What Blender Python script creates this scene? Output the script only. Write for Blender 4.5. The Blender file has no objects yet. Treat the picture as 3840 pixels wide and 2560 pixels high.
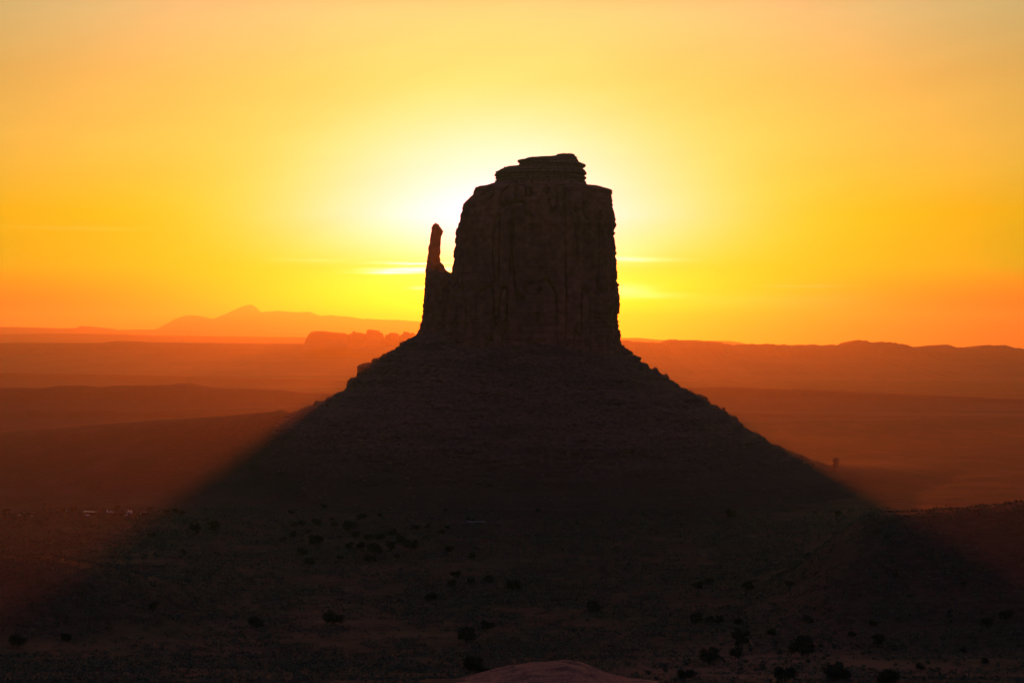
import bpy, math, random
import numpy as np

# ------------------------------------------------------------------ camera, sky, sun, exposure
S = bpy.context.scene
COL = S.collection
F = 6000.0            # focal length of the photograph in its own pixels (3840 wide)
HOR = 1260.0          # row of the true horizon
CAMZ = 250.0

cd = bpy.data.cameras.new("camera")
cd.sensor_width = 36.0
cd.lens = 36.0 * F / 3840.0
cd.clip_start = 1.0
cd.clip_end = 200000.0
cam = bpy.data.objects.new("camera", cd)
cam.location = (0, 0, CAMZ)
cam.rotation_euler = (math.radians(90) - math.atan(20 / F), 0, 0)
COL.objects.link(cam)
S.camera = cam

SUN_U, SUN_V = 1870.0, 1040.0
SUN_AZ = math.atan((SUN_U - 1920) / F)          # to the right of +Y
SUN_EL = math.atan((HOR - SUN_V) / F)

S.view_settings.view_transform = 'Standard'
S.view_settings.look = 'None'
S.view_settings.gamma = 1.0
S.view_settings.exposure = 0.0
S.cycles.max_bounces = 4
S.cycles.diffuse_bounces = 2
S.cycles.volume_bounces = 0
S.cycles.use_denoising = True

# tables of the dawn glow: rows are elevations in degrees, columns RGB (linear radiance)
EL = [-2.0, 0.0, 1.05, 2.4, 4.3, 6.7, 9.0, 11.3, 16.0, 30.0, 90.0]
BASE = [(0.020, 0.010, 0.010), (0.000, 0.000, 0.000), (0.000, 0.000, 0.000), (0.000, 0.596, 0.000), (0.640, 0.604, 0.000), (0.862, 0.635, 0.093), (0.816, 0.560, 0.131), (0.671, 0.604, 0.238), (0.350, 0.230, 0.160), (0.110, 0.090, 0.165), (0.065, 0.065, 0.150)]
HALO = [(0.0, 0.0, 0.0), (0.0, 2.971, 0.0), (0.0, 2.971, 0.0), (1.732, 0.774, 0.22), (0.767, 0.697, 1.74), (0.499, 0.523, 1.015), (0.664, 0.499, 0.324), (2.228, 0.437, 0.0), (0.3, 0.3, 0.05), (0.0, 0.0, 0.0), (0.0, 0.0, 0.0)]
HALO_S = 8.0          # degrees
SKY_NISHITA = 0.005
BACK = (.052, .050, .100)
SUN_STRENGTH = 3.6
SUN_COLOR = (1.0, 0.115, 0.004)
HAZE_DENSITY = 3.0e-5
HAZE_G = 0.77

W = bpy.data.worlds.new("World")
S.world = W
W.use_nodes = True
NT = W.node_tree
NT.nodes.clear()


def N(kind, **kw):
    n = NT.nodes.new(kind)
    for k, v in kw.items():
        setattr(n, k, v)
    return n


def M(op, a, b=None, c=None):
    n = N('ShaderNodeMath', operation=op)
    for i, v in enumerate((a, b, c)):
        if v is None:
            continue
        if isinstance(v, (int, float)):
            n.inputs[i].default_value = v
        else:
            NT.links.new(v, n.inputs[i])
    return n.outputs[0]


def VM(op, a, b):
    n = N('ShaderNodeVectorMath', operation=op)
    for i, v in enumerate((a, b)):
        if isinstance(v, tuple):
            n.inputs[i].default_value = v
        elif isinstance(v, (int, float)):
            n.inputs[i].default_value = (v, v, v)
        else:
            NT.links.new(v, n.inputs[i])
    return n.outputs[0]


tc = N('ShaderNodeTexCoord')
sx = N('ShaderNodeSeparateXYZ')
NT.links.new(tc.outputs['Generated'], sx.inputs[0])
X, Y, Z = sx.outputs
el = M('MULTIPLY', M('ARCSINE', Z), 180 / math.pi)
az = M('MULTIPLY', M('ARCTAN2', X, Y), 180 / math.pi)
daz = M('SUBTRACT', az, math.degrees(SUN_AZ))
de = M('SUBTRACT', el, math.degrees(SUN_EL) + 0.6)
theta = M('SQRT', M('ADD', M('MULTIPLY', daz, daz), M('MULTIPLY', de, de)))


def ramp(table, fac, lo, hi):
    r = N('ShaderNodeValToRGB')
    e = r.color_ramp.elements
    while len(e) > 1:
        e.remove(e[-1])
    for i, (p, c) in enumerate(table):
        q = (p - lo) / (hi - lo)
        x = e[0] if i == 0 else e.new(q)
        x.position = q
        x.color = (*c, 1)
    NT.links.new(fac, r.inputs[0])
    return r.outputs[0]


# square-rooted elevation keeps the ramp stops near the horizon apart
def fel(v):
    return math.sqrt(max(v + 2.0, 0) / 92.0)


elq = M('SQRT', M('DIVIDE', M('MAXIMUM', M('ADD', el, 2.0), 0.0), 92.0))
base = ramp([(fel(e), c) for e, c in zip(EL, BASE)], elq, 0, 1)
halo = ramp([(fel(e), c) for e, c in zip(EL, HALO)], elq, 0, 1)
# the base dims with the angle away from the sunrise
away = M('POWER', 2.718281828, M('MULTIPLY', M('POWER', M('DIVIDE', theta, 34.0), 2.0), -1.0))
away = M('ADD', M('MULTIPLY', away, 0.97), 0.03)
bk = N('ShaderNodeMapRange', interpolation_type='SMOOTHSTEP')
bk.inputs[1].default_value, bk.inputs[2].default_value = 30.0, 75.0
NT.links.new(theta, bk.inputs[0])
back = M('MULTIPLY', bk.outputs[0], M('GREATER_THAN', Z, -0.01))
g1 = M('POWER', 2.718281828, M('MULTIPLY', M('POWER', M('DIVIDE', theta, HALO_S), 1.6), -1.0))
g2 = M('POWER', 2.718281828, M('MULTIPLY', M('DIVIDE', theta, 1.3), -1.0))
g1b = M('POWER', 2.718281828, M('MULTIPLY', M('POWER', M('DIVIDE', theta, 5.6), 2.0), -1.0))
gc = N('ShaderNodeCombineXYZ')
for i_, q_ in enumerate((g1, g1, g1b)):
    NT.links.new(q_, gc.inputs[i_])
glow = VM('ADD', VM('MULTIPLY', base, away), VM('MULTIPLY', halo, gc.outputs[0]))


def cxyz(v):
    c = N('ShaderNodeCombineXYZ')
    for i in range(3):
        NT.links.new(v, c.inputs[i])
    return c.outputs[0]


glow = VM('ADD', glow, VM('MULTIPLY', cxyz(g2), (.5, .5, .45)))
# the twilight sky away from the sunrise
glow = VM('ADD', glow, VM('MULTIPLY', cxyz(back), BACK))

# thin lit cloud streaks near the sun: (azimuth deg, elevation deg, half length, half height, strength)
cv = N('ShaderNodeCombineXYZ')
NT.links.new(M('MULTIPLY', az, 0.55), cv.inputs[0])
NT.links.new(M('MULTIPLY', el, 7.0), cv.inputs[1])
cn = N('ShaderNodeTexNoise')
cn.inputs['Scale'].default_value = 1.3
cn.inputs['Detail'].default_value = 5
NT.links.new(cv.outputs[0], cn.inputs['Vector'])
wob = M('MULTIPLY', M('SUBTRACT', cn.outputs['Fac'], 0.5), 0.16)


def uv2deg(u, v):
    return math.degrees(math.atan((u - 1920) / F)), math.degrees(math.atan((HOR - v) / F))


STREAKS = [(1530, 1013, 120, 7, 1.2), (1565, 988, 115, 4, .9), (1485, 1023, 110, 4, 1.0), (1640, 1008, 80, 7, .7),
           (2350, 972, 90, 7, .5), (2480, 977, 100, 5, .12), (2330, 955, 130, 40, .08),
           (2345, 1090, 90, 22, .4), (2430, 1108, 120, 11, .2), (1575, 1080, 36, 6, .4),
           (1160, 978, 120, 5, .07), (3010, 1076, 130, 5, .06), (2700, 1130, 260, 24, .04), (3060, 1135, 200, 30, .03), (300, 870, 200, 8, .02)]
cs = None
for (u, v, hl, hh, st) in STREAKS:
    a0, e0 = uv2deg(u, v)
    p = M('DIVIDE', M('SUBTRACT', az, a0), hl / F * 57.3)
    q = M('DIVIDE', M('SUBTRACT', M('ADD', el, wob), e0), hh / F * 57.3)
    r2 = M('ADD', M('MULTIPLY', p, p), M('MULTIPLY', q, q))
    w = M('MULTIPLY', M('POWER', 2.718281828, M('MULTIPLY', r2, -1.0)), st)
    cs = w if cs is None else M('ADD', cs, w)
cn2 = N('ShaderNodeTexNoise')
cn2.inputs['Scale'].default_value = 2.2
cn2.inputs['Detail'].default_value = 6
NT.links.new(cv.outputs[0], cn2.inputs['Vector'])
cs = M('MULTIPLY', cs, M('ADD', M('MULTIPLY', cn2.outputs['Fac'], 1.4), 0.3))
glow = VM('ADD', glow, VM('MULTIPLY', cxyz(cs), (1.5, 1.3, 1.3)))
# very faint high wisps
cw = N('ShaderNodeCombineXYZ')
NT.links.new(M('ADD', M('MULTIPLY', az, 0.10), M('MULTIPLY', el, 0.05)), cw.inputs[0])
NT.links.new(M('SUBTRACT', M('MULTIPLY', el, 0.55), M('MULTIPLY', az, 0.10)), cw.inputs[1])
cn3 = N('ShaderNodeTexNoise')
cn3.inputs['Scale'].default_value = 1.6
cn3.inputs['Detail'].default_value = 7
cn3.inputs['Distortion'].default_value = 0.5
NT.links.new(cw.outputs[0], cn3.inputs['Vector'])
wisp = M('ADD', M('MULTIPLY', M('SUBTRACT', cn3.outputs['Fac'], 0.5), 0.16), 1.0)
glow = VM('MULTIPLY', glow, cxyz(wisp))

sky = N('ShaderNodeTexSky', sky_type='NISHITA', sun_disc=False)
sky.sun_elevation = SUN_EL
sky.sun_rotation = SUN_AZ
sky.dust_density = 4.0
total = VM('ADD', glow, VM('MULTIPLY', sky.outputs[0], SKY_NISHITA))
bg = N('ShaderNodeBackground')
NT.links.new(total, bg.inputs['Color'])
wo = N('ShaderNodeOutputWorld')
NT.links.new(bg.outputs[0], wo.inputs['Surface'])

sl = bpy.data.lights.new("sun", 'SUN')
sl.energy = SUN_STRENGTH
sl.color = SUN_COLOR
sl.angle = math.radians(0.53)
sun = bpy.data.objects.new("sun", sl)
ray = (math.sin(SUN_AZ) * math.cos(SUN_EL), math.cos(SUN_AZ) * math.cos(SUN_EL), math.sin(SUN_EL))
from mathutils import Vector, Matrix
sun.rotation_euler = Vector(ray).to_track_quat('Z', 'Y').to_euler()
COL.objects.link(sun)

# ------------------------------------------------------------------ helpers
rng = np.random.default_rng(7)
random.seed(7)


def _hash(ix, iy, iz):
    h = (ix * 374761393 + iy * 668265263 + iz * 2147483647 + 1274126177) & 0xFFFFFFFF
    h = ((h ^ (h >> 13)) * 1274126177) & 0xFFFFFFFF
    h = ((h ^ (h >> 16)) * 2246822519) & 0xFFFFFFFF
    return ((h ^ (h >> 15)) & 0xFFFFFF) / float(0xFFFFFF)


def vnoise(x, y, z=0.0):
    """smooth value noise in -1..1"""
    x, y, z = np.broadcast_arrays(np.asarray(x, float), np.asarray(y, float), np.asarray(z, float))
    ix, iy, iz = np.floor(x).astype(np.int64), np.floor(y).astype(np.int64), np.floor(z).astype(np.int64)
    fx, fy, fz = x - ix, y - iy, z - iz
    fx, fy, fz = [f * f * f * (f * (f * 6 - 15) + 10) for f in (fx, fy, fz)]
    r = 0
    for dx in (0, 1):
        for dy in (0, 1):
            for dz in (0, 1):
                w = (fx if dx else 1 - fx) * (fy if dy else 1 - fy) * (fz if dz else 1 - fz)
                r = r + w * _hash(ix + dx, iy + dy, iz + dz)
    return r * 2 - 1


def fbm(x, y, z=0.0, oct=4, gain=0.5):
    a, s, t = 1.0, 0.0, 0.0
    x, y, z = np.asarray(x, float), np.asarray(y, float), np.asarray(z, float)
    for i in range(oct):
        s = s + a * vnoise(x + 17.3 * i, y - 9.1 * i, z + 5.7 * i)
        t += a
        a *= gain
        x, y, z = x * 2.03, y * 2.03, z * 2.03
    return s / t


def mesh(name, verts, faces, mat, parent=None, smooth=False, attr=None):
    verts = np.asarray(verts, np.float32)
    me = bpy.data.meshes.new(name)
    if isinstance(faces, np.ndarray):
        n, k = faces.shape
        me.vertices.add(len(verts))
        me.vertices.foreach_set('co', verts.ravel())
        me.loops.add(n * k)
        me.loops.foreach_set('vertex_index', faces.astype(np.int32).ravel())
        me.polygons.add(n)
        me.polygons.foreach_set('loop_start', np.arange(0, n * k, k, dtype=np.int32))
        me.polygons.foreach_set('loop_total', np.full(n, k, np.int32))
        me.update(calc_edges=True)
    else:
        me.from_pydata([tuple(map(float, v)) for v in verts], [], faces)
    me.validate()
    me.polygons.foreach_set('use_smooth', np.full(len(me.polygons), smooth, bool))
    for k, v in (attr or {}).items():
        a = me.attributes.new(k, 'FLOAT', 'POINT')
        a.data.foreach_set('value', np.asarray(v, np.float32))
    me.materials.append(mat)
    o = bpy.data.objects.new(name, me)
    COL.objects.link(o)
    if parent is not None:
        o.parent = parent
    return o


def tag(o, label=None, cat=None, group=None, kind=None):
    if label:
        o['label'] = label
    if cat:
        o['category'] = cat
    if group:
        o['group'] = group
    if kind:
        o['kind'] = kind
    return o


def thing(name, loc, label, cat, group=None, rz=0.0):
    o = bpy.data.objects.new(name, None)
    o.location = loc
    o.rotation_euler = (0, 0, rz)
    o.empty_display_size = 0.5
    COL.objects.link(o)
    return tag(o, label, cat, group)


def copy_tree(o, parent=None):
    c = o.copy()
    COL.objects.link(c)
    c.parent = parent
    for ch in o.children:
        copy_tree(ch, c)
    return c


def grid_faces(nr, nc, wrap=False):
    r = np.arange(nr - 1)[:, None]
    c = np.arange(nc if wrap else nc - 1)[None, :]
    c2 = (c + 1) % nc
    a, b, d, e = r * nc + c, r * nc + c2, (r + 1) * nc + c2, (r + 1) * nc + c
    return np.stack([a, b, d, e], -1).reshape(-1, 4)


# ---- materials
def material(name, rough=0.9):
    m = bpy.data.materials.new(name)
    m.use_nodes = True
    b = m.node_tree.nodes['Principled BSDF']
    b.inputs['Roughness'].default_value = rough
    b.inputs['Specular IOR Level'].default_value = 0.15
    return m, m.node_tree, b


def noise_material(name, colors, scale=(1, 1, 1), nscale=1.0, detail=6, rough=0.95, fine=None, bump=0.0, coords='Object', attr=None, spec=0.1):
    """colours blended by a stretched noise, a second finer noise varying the value"""
    m, nt, b = material(name, rough)
    b.inputs['Specular IOR Level'].default_value = spec
    L = nt.links.new
    tcn = nt.nodes.new('ShaderNodeTexCoord')
    mp = nt.nodes.new('ShaderNodeMapping')
    mp.inputs['Scale'].default_value = scale
    L(tcn.outputs[coords], mp.inputs['Vector'])
    n1 = nt.nodes.new('ShaderNodeTexNoise')
    n1.inputs['Scale'].default_value = nscale
    n1.inputs['Detail'].default_value = detail
    n1.inputs['Roughness'].default_value = 0.6
    L(mp.outputs[0], n1.inputs['Vector'])
    cr = nt.nodes.new('ShaderNodeValToRGB')
    e = cr.color_ramp.elements
    k = len(colors)
    for i, c in enumerate(colors):
        p = 0.3 + 0.4 * i / max(k - 1, 1)
        x = e[i] if i < 2 else e.new(p)
        x.position = p
        x.color = (*c, 1)
    L(n1.outputs['Fac'], cr.inputs[0])
    out = cr.outputs[0]
    if fine:
        n2 = nt.nodes.new('ShaderNodeTexNoise')
        n2.inputs['Scale'].default_value = fine
        n2.inputs['Detail'].default_value = 4
        L(tcn.outputs[coords], n2.inputs['Vector'])
        mr = nt.nodes.new('ShaderNodeMapRange')
        mr.inputs[1].default_value = 0.3
        mr.inputs[2].default_value = 0.7
        mr.inputs[3].default_value = 0.65
        mr.inputs[4].default_value = 1.35
        L(n2.outputs['Fac'], mr.inputs[0])
        mx = nt.nodes.new('ShaderNodeVectorMath')
        mx.operation = 'SCALE'
        L(out, mx.inputs[0])
        L(mr.outputs[0], mx.inputs['Scale'])
        out = mx.outputs[0]
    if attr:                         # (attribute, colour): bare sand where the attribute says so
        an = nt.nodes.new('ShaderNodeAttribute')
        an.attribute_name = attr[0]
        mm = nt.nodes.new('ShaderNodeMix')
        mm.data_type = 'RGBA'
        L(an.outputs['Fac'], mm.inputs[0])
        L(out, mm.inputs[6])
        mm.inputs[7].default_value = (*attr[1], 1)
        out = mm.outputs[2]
    L(out, b.inputs['Base Color'])
    if bump:
        bn = nt.nodes.new('ShaderNodeBump')
        bn.inputs['Strength'].default_value = 0.7
        bn.inputs['Distance'].default_value = bump
        L(n1.outputs['Fac'], bn.inputs['Height'])
        L(bn.outputs[0], b.inputs['Normal'])
    return m


M_CLIFF = noise_material('red sandstone cliff', [(.19, .067, .070), (.25, .083, .080), (.30, .10, .088), (.40, .125, .09)], (.022, .022, .007), 1.0, 8, fine=.11, bump=1.2)
M_CAP = noise_material('layered cap rock', [(.18, .09, .075), (.28, .13, .10), (.21, .10, .08)], (.02, .02, .3), 1.0, 5, fine=.3, bump=.6)
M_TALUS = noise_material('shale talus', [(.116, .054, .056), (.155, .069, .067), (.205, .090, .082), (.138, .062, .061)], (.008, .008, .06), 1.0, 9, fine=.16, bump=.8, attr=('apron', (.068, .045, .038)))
M_ROCK = noise_material('fallen rock', [(.22, .10, .07), (.36, .17, .12)], (.2, .2, .2), 1.0, 4)
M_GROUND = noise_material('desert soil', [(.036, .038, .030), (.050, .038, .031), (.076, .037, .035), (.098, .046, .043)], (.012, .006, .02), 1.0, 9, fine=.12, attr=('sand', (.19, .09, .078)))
M_HILL = noise_material('distant hill rock', [(.13, .06, .045), (.22, .10, .065)], (.002, .002, .01), 1.0, 5)
M_DUNE = noise_material('pale red sand', [(.13, .066, .062), (.25, .115, .09), (.48, .20, .13), (.34, .145, .10)], (.04, .14, .5), 1.0, 9, fine=1.2, bump=.3)
M_JUNIPER = noise_material('juniper foliage', [(.03, .042, .03), (.05, .068, .044), (.07, .09, .055)], (.7, .7, .7), 1.0, 3)
M_SAGE = noise_material('sagebrush leaf', [(.055, .076, .054), (.095, .122, .085), (.135, .158, .11)], (.05, .05, .05), 1.0, 4, fine=1.0)
M_STRAW = noise_material('dry grass', [(.30, .22, .10), (.42, .32, .15)], (.5, .5, .5), 1.0, 3)
M_BARK = noise_material('juniper bark', [(.09, .06, .045), (.16, .11, .08)], (3, 3, .6), 1.0, 4)
M_WHITE = noise_material('white painted metal', [(.74, .73, .70), (.82, .81, .79)], (.8, .8, .3), 1.0, 4, rough=.5, spec=.4)
M_PALE = noise_material('galvanised roof sheet', [(.55, .55, .56), (.68, .67, .66)], (2, .2, 2), 1.0, 4, rough=.35, spec=.5)
M_DULL = noise_material('dull weathered roof sheet', [(.24, .25, .26), (.34, .34, .35)], (2, .2, 2), 1.0, 4, rough=.6, spec=.3)
M_SIDING = noise_material('dark trailer siding', [(.09, .09, .095), (.13, .13, .135)], (.3, .3, 3), 1.0, 4, rough=.7)
M_GREY = noise_material('weathered siding', [(.20, .20, .21), (.28, .27, .27)], (.3, .3, 3), 1.0, 4, rough=.7)
M_BROWN = noise_material('brown plank wall', [(.08, .045, .03), (.13, .07, .045)], (.3, .3, 3), 1.0, 4)
M_GLASS = noise_material('dark window glass', [(.02, .022, .028), (.03, .032, .04)], (1, 1, 1), 1.0, 2, rough=.1, spec=.6)
M_TYRE = noise_material('black tyre rubber', [(.015, .015, .015), (.03, .03, .03)], (4, 4, 4), 1.0, 2, rough=.8)
M_TRACK = noise_material('graded dirt track', [(.34, .17, .12), (.42, .22, .16)], (.05, .3, .2), 1.0, 6, fine=.6)


# ------------------------------------------------------------------ terrain
def px(u, v, d):
    """the point at depth d seen at photo pixel (u, v)"""
    return ((u - 1920) / F * d, d, CAMZ + (HOR - v) / F * d)


def interp(x, pts):
    p = np.asarray(pts, float)
    return np.interp(x, p[:, 0], p[:, 1])


def sstep(a, b, x):
    t = np.clip((x - a) / (b - a), 0, 1)
    return t * t * (3 - 2 * t)


BASE_D = [(0, 247), (6, 246.3), (25, 241.5), (60, 231), (150, 207), (300, 172), (420, 148), (550, 131), (700, 103), (850, 81), (1000, 65), (1200, 50), (1600, 33), (2200, 14), (3000, 3), (4000, 0), (90000, 0)]
APRON = [(-1500, 1690), (-400, 1640), (0, 1620), (250, 1604), (600, 1575), (850, 1560), (960, 1549), (1000, 1546), (1035, 1543), (1052, 1536), (1075, 1543), (1100, 1550), (1160, 1560), (1400, 1600)]
APRON_R = [(2500, 1760), (3140, 1754), (3220, 1764), (3320, 1774), (3500, 1784), (3840, 1797), (4600, 1830)]
RISE = [(2300, 2010), (2800, 1965), (3100, 1938), (3250, 1929), (3400, 1928), (3600, 1915), (3750, 1900), (3840, 1886), (4100, 1855), (4600, 1830)]


def ground_z(x, y):
    x, y = np.broadcast_arrays(np.asarray(x, float), np.asarray(y, float))
    r = np.hypot(x, y)
    d = np.where(y > 0.25 * r, y, 0.25 * r)
    u = np.clip(1920 + F * x / np.maximum(d, 1), -6000, 9800)
    z = interp(d, BASE_D)
    z = z - r * r / 1.274e7                       # the curve of the earth lowers the far plain
    # back of the viewpoint stays high
    z = np.where(y < 0, np.maximum(z, 235 - 0.01 * r), z)
    # long low swells and scrubby hummocks
    amp = np.clip((d - 350) / 500, 0, 1)
    z = z + amp * (2.2 * fbm(x / 190, d / 95, 3.1, 3) + 0.9 * fbm(x / 45, d / 28, 1.7, 3)) * np.where(d > 2600, .6, 1.0)
    z = z + 0.35 * amp * fbm(x / 9, d / 7, 4.4, 2) * (d < 2600)
    # the apron running out to the left of the butte
    dc = 2700 + (1090 - np.clip(u, -3000, 1400)) * 0.45
    zc = CAMZ + (HOR - interp(u, APRON)) / F * dc
    up = np.where(d < dc, sstep(0, 1, (d - 2230) / np.maximum(dc - 2230, 1)) ** .9, 1 - sstep(0, 700, d - dc))
    m = (1 - sstep(1250, 1500, u)) * (y > 0)
    z = z + m * up * np.maximum(zc - z, 0)
    # and the lower foot running out to the right
    dc = 2650 + (np.clip(u, 2600, 6000) - 3140) * 0.3
    zc = CAMZ + (HOR - interp(u, APRON_R)) / F * dc
    up = np.where(d < dc, sstep(0, 1, (d - 2250) / np.maximum(dc - 2250, 1)), 1 - sstep(0, 600, d - dc))
    m = sstep(2500, 2900, u) * (y > 0)
    z = z + m * up * np.maximum(zc - z, 0)
    # the low rise on the right
    dr = 1200.0
    zr = CAMZ + (HOR - interp(u, RISE)) / F * dr
    up = np.where(d < dr, sstep(800, dr, d) ** 1.1, 1 - sstep(0, 330, d - dr))
    m = sstep(2750, 3330, u) * (y > 0)
    z = z + m * up * np.maximum(zr - z, 0)
    # and a fainter swell on the left
    dl_ = 1150.0
    zl_ = CAMZ + (HOR - 2102 - 12 * fbm(u / 160, 0 * u, 4.2, 3)) / F * dl_
    up = np.where(d < dl_, sstep(850, dl_, d), 1 - sstep(0, 260, d - dl_))
    m = (1 - sstep(150, 1000, u)) * (y > 0)
    z = z + m * up * np.maximum(zl_ - z, 0)
    return z


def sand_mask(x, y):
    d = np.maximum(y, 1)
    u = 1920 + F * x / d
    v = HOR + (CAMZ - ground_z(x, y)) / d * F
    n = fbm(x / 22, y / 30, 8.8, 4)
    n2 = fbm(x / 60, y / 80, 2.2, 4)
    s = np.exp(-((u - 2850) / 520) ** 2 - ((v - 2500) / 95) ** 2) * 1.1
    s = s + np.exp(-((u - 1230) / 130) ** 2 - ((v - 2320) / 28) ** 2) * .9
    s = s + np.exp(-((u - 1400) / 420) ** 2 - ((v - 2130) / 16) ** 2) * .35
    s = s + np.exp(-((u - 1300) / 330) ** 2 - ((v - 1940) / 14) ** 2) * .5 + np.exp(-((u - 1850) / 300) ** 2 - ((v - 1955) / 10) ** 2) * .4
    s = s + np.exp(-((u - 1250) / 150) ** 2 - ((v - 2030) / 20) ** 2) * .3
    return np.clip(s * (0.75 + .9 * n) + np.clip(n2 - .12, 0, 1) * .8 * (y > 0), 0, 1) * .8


tf = np.concatenate([np.linspace(-.40, .40, 560)])
ang = np.concatenate([np.arctan(tf), np.linspace(math.atan(.40), 2 * math.pi - math.atan(.40), 90)[1:-1]])
rr = np.concatenate([[2, 12, 25, 45, 70, 110, 160, 230, 310, 390], np.geomspace(450, 3600, 520), np.geomspace(3600, 66000, 74)[1:]])
A, R = np.meshgrid(ang, rr)
gx, gy = np.sin(A) * R, np.cos(A) * R
gz = ground_z(gx, gy)
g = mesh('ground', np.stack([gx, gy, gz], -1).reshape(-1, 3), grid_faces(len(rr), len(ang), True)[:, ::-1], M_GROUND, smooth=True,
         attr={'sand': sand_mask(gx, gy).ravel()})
tag(g, 'dark red desert floor with scrub spreading to the horizon', 'ground', kind='structure')


def hit(u, v):
    """where the line of sight through photo pixel (u, v) meets the ground"""
    ds = np.linspace(430, 5200, 4000)
    x = (u - 1920) / F * ds
    zl = CAMZ + (HOR - v) / F * ds
    k = np.argmax(ground_z(x, ds) >= zl)
    if k == 0:
        k = len(ds) - 1
    return float(x[k]), float(ds[k]), float(ground_z(x[k], ds[k]))


# ------------------------------------------------------------------ far hills, mesas and mountains
def ridge(name, label, pts, d, front, plateau, back, rough=1.0, jag=0.0, seed=0, step=6, base=None, steep=0.6, cat='hills', sharp=0.0):
    """a real landform: toe, face, rim, top and back slope following a skyline"""
    u = np.arange(pts[0][0], pts[-1][0] + step, step)
    base = -6.0 - (d + front) ** 2 / 1.274e7 if base is None else base
    v = interp(u, pts)
    v = v + sharp * (v - np.convolve(np.pad(v, 20, mode='edge'), np.ones(41) / 41, 'valid'))
    v = v + rough * 1.2 * fbm(u / 60, seed, .3, 4) + jag * np.round(fbm(u / 25, seed + 9, .7, 3) * 2) / 2
    dd = d * (1 + 0.03 * fbm(u / 500, seed + 3.3, 0, 3))
    zt = CAMZ + (HOR - v) / F * dd
    zt = np.maximum(zt, base + 1)
    rows = []
    prof = [(-1.0, 0.0), (-.7, .14), (-.45, .32), (-.25, .5), (-.14, steep), (-.09, .82), (-.05, .93), (0, 1.0)]
    spur = 0.16 * fbm(u / 70, seed + 1.5, 0, 4)
    for (f, h) in prof:
        yy = dd + f * front * (1 + spur)
        zz = base + (zt - base) * h
        rows.append((yy, zz))
    for (f, h) in [(.25, .985), (.6, .95), (1.0, .90)]:
        rows.append((dd + f * plateau, base + (zt - base) * h))
    for (f, h) in [(.3, .6), (1.0, 0.0)]:
        rows.append((dd + plateau + f * back, base + (zt - base) * h))
    t = (u - 1920) / F
    V = np.stack([np.stack([t * dd, yy, zz], -1) for yy, zz in rows], 0)
    o = mesh(name, V.reshape(-1, 3), grid_faces(len(rows), len(u)), M_HILL, smooth=False)
    return tag(o, label, cat, kind='structure')


ridge('mountain_range', 'hazy yellow mountain range with a single peak on the far left horizon',
      [(380, 1262), (430, 1250), (560, 1240), (600, 1226), (650, 1202), (700, 1187), (740, 1185), (790, 1190), (800, 1191), (850, 1175), (900, 1158), (935, 1148), (952, 1150), (980, 1168), (1040, 1164),
       (1075, 1168), (1120, 1170), (1160, 1170), (1190, 1180), (1205, 1183), (1240, 1180), (1290, 1186), (1370, 1196), (1450, 1197), (1570, 1204), (1700, 1212), (1900, 1240), (2300, 1262)],
      52000, 7000, 900, 6000, rough=3.0, sharp=.4, seed=1)
ridge('mesa', 'long flat orange mesa below the far mountain', [(360, 1252), (440, 1237), (520, 1235), (800, 1238), (980, 1238), (1010, 1244), (1040, 1248), (1300, 1252), (1700, 1258)], 40000, 3000, 3000, 2200, rough=.6, seed=2)
ridge('mesa', 'pinkish mesa with a tiny knob at the left edge', [(-900, 1222), (-300, 1226), (0, 1225), (120, 1227), (230, 1231), (280, 1230), (292, 1227), (300, 1221), (308, 1227), (325, 1229), (335, 1237), (390, 1243), (460, 1249), (700, 1256)], 31000, 2500, 2800, 1800, rough=.5, seed=3)
ridge('mesa', 'second flat mesa layer running along the left horizon', [(-900, 1250), (0, 1253), (240, 1250), (400, 1252), (600, 1259), (900, 1262), (1200, 1265), (1500, 1269), (1800, 1275)], 21500, 2000, 1800, 1300, rough=.6, seed=4)
ridge('mesa', 'broad red tableland on the left under the layered mesas', [(-900, 1290), (0, 1285), (380, 1285), (430, 1279), (500, 1279), (560, 1283), (700, 1285), (1000, 1287), (1200, 1288), (1500, 1291), (1900, 1296)], 12800, 2600, 700, 900, rough=.5, seed=5, steep=.6)
ridge('hills', 'faint low swell across the left plain', [(-900, 1392), (0, 1397), (300, 1402), (700, 1411), (1000, 1418), (1300, 1424), (1700, 1432)], 8200, 500, 300, 600, rough=.6, seed=6)
ridge('hills', 'dark rolling ridge with a hump on the left', [(-900, 1470), (-300, 1458), (0, 1452), (150, 1455), (190, 1449), (230, 1445), (300, 1445), (370, 1452), (410, 1446), (440, 1445), (600, 1444), (640, 1442), (670, 1437), (710, 1436), (745, 1443), (790, 1451), (850, 1456), (960, 1459), (1060, 1462), (1130, 1470), (1260, 1475), (1450, 1490), (1700, 1520)],
      5000, 600, 200, 700, rough=.9, seed=7)
ridge('hills', 'thin dark rise in the left plain behind the apron slope', [(-900, 1560), (-100, 1542), (0, 1537), (120, 1533), (400, 1538), (700, 1536), (900, 1533), (1150, 1527), (1400, 1535)], 4500, 350, 150, 400, rough=.7, seed=8)
ridge('mesa', 'pale orange far mesa just right of the butte', [(1900, 1262), (2150, 1264), (2330, 1267), (2400, 1267), (2480, 1274), (2560, 1276), (2740, 1278), (2775, 1283), (2800, 1289), (2950, 1294), (3200, 1300)], 30000, 2500, 2200, 1700, rough=.6, seed=9)
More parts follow.
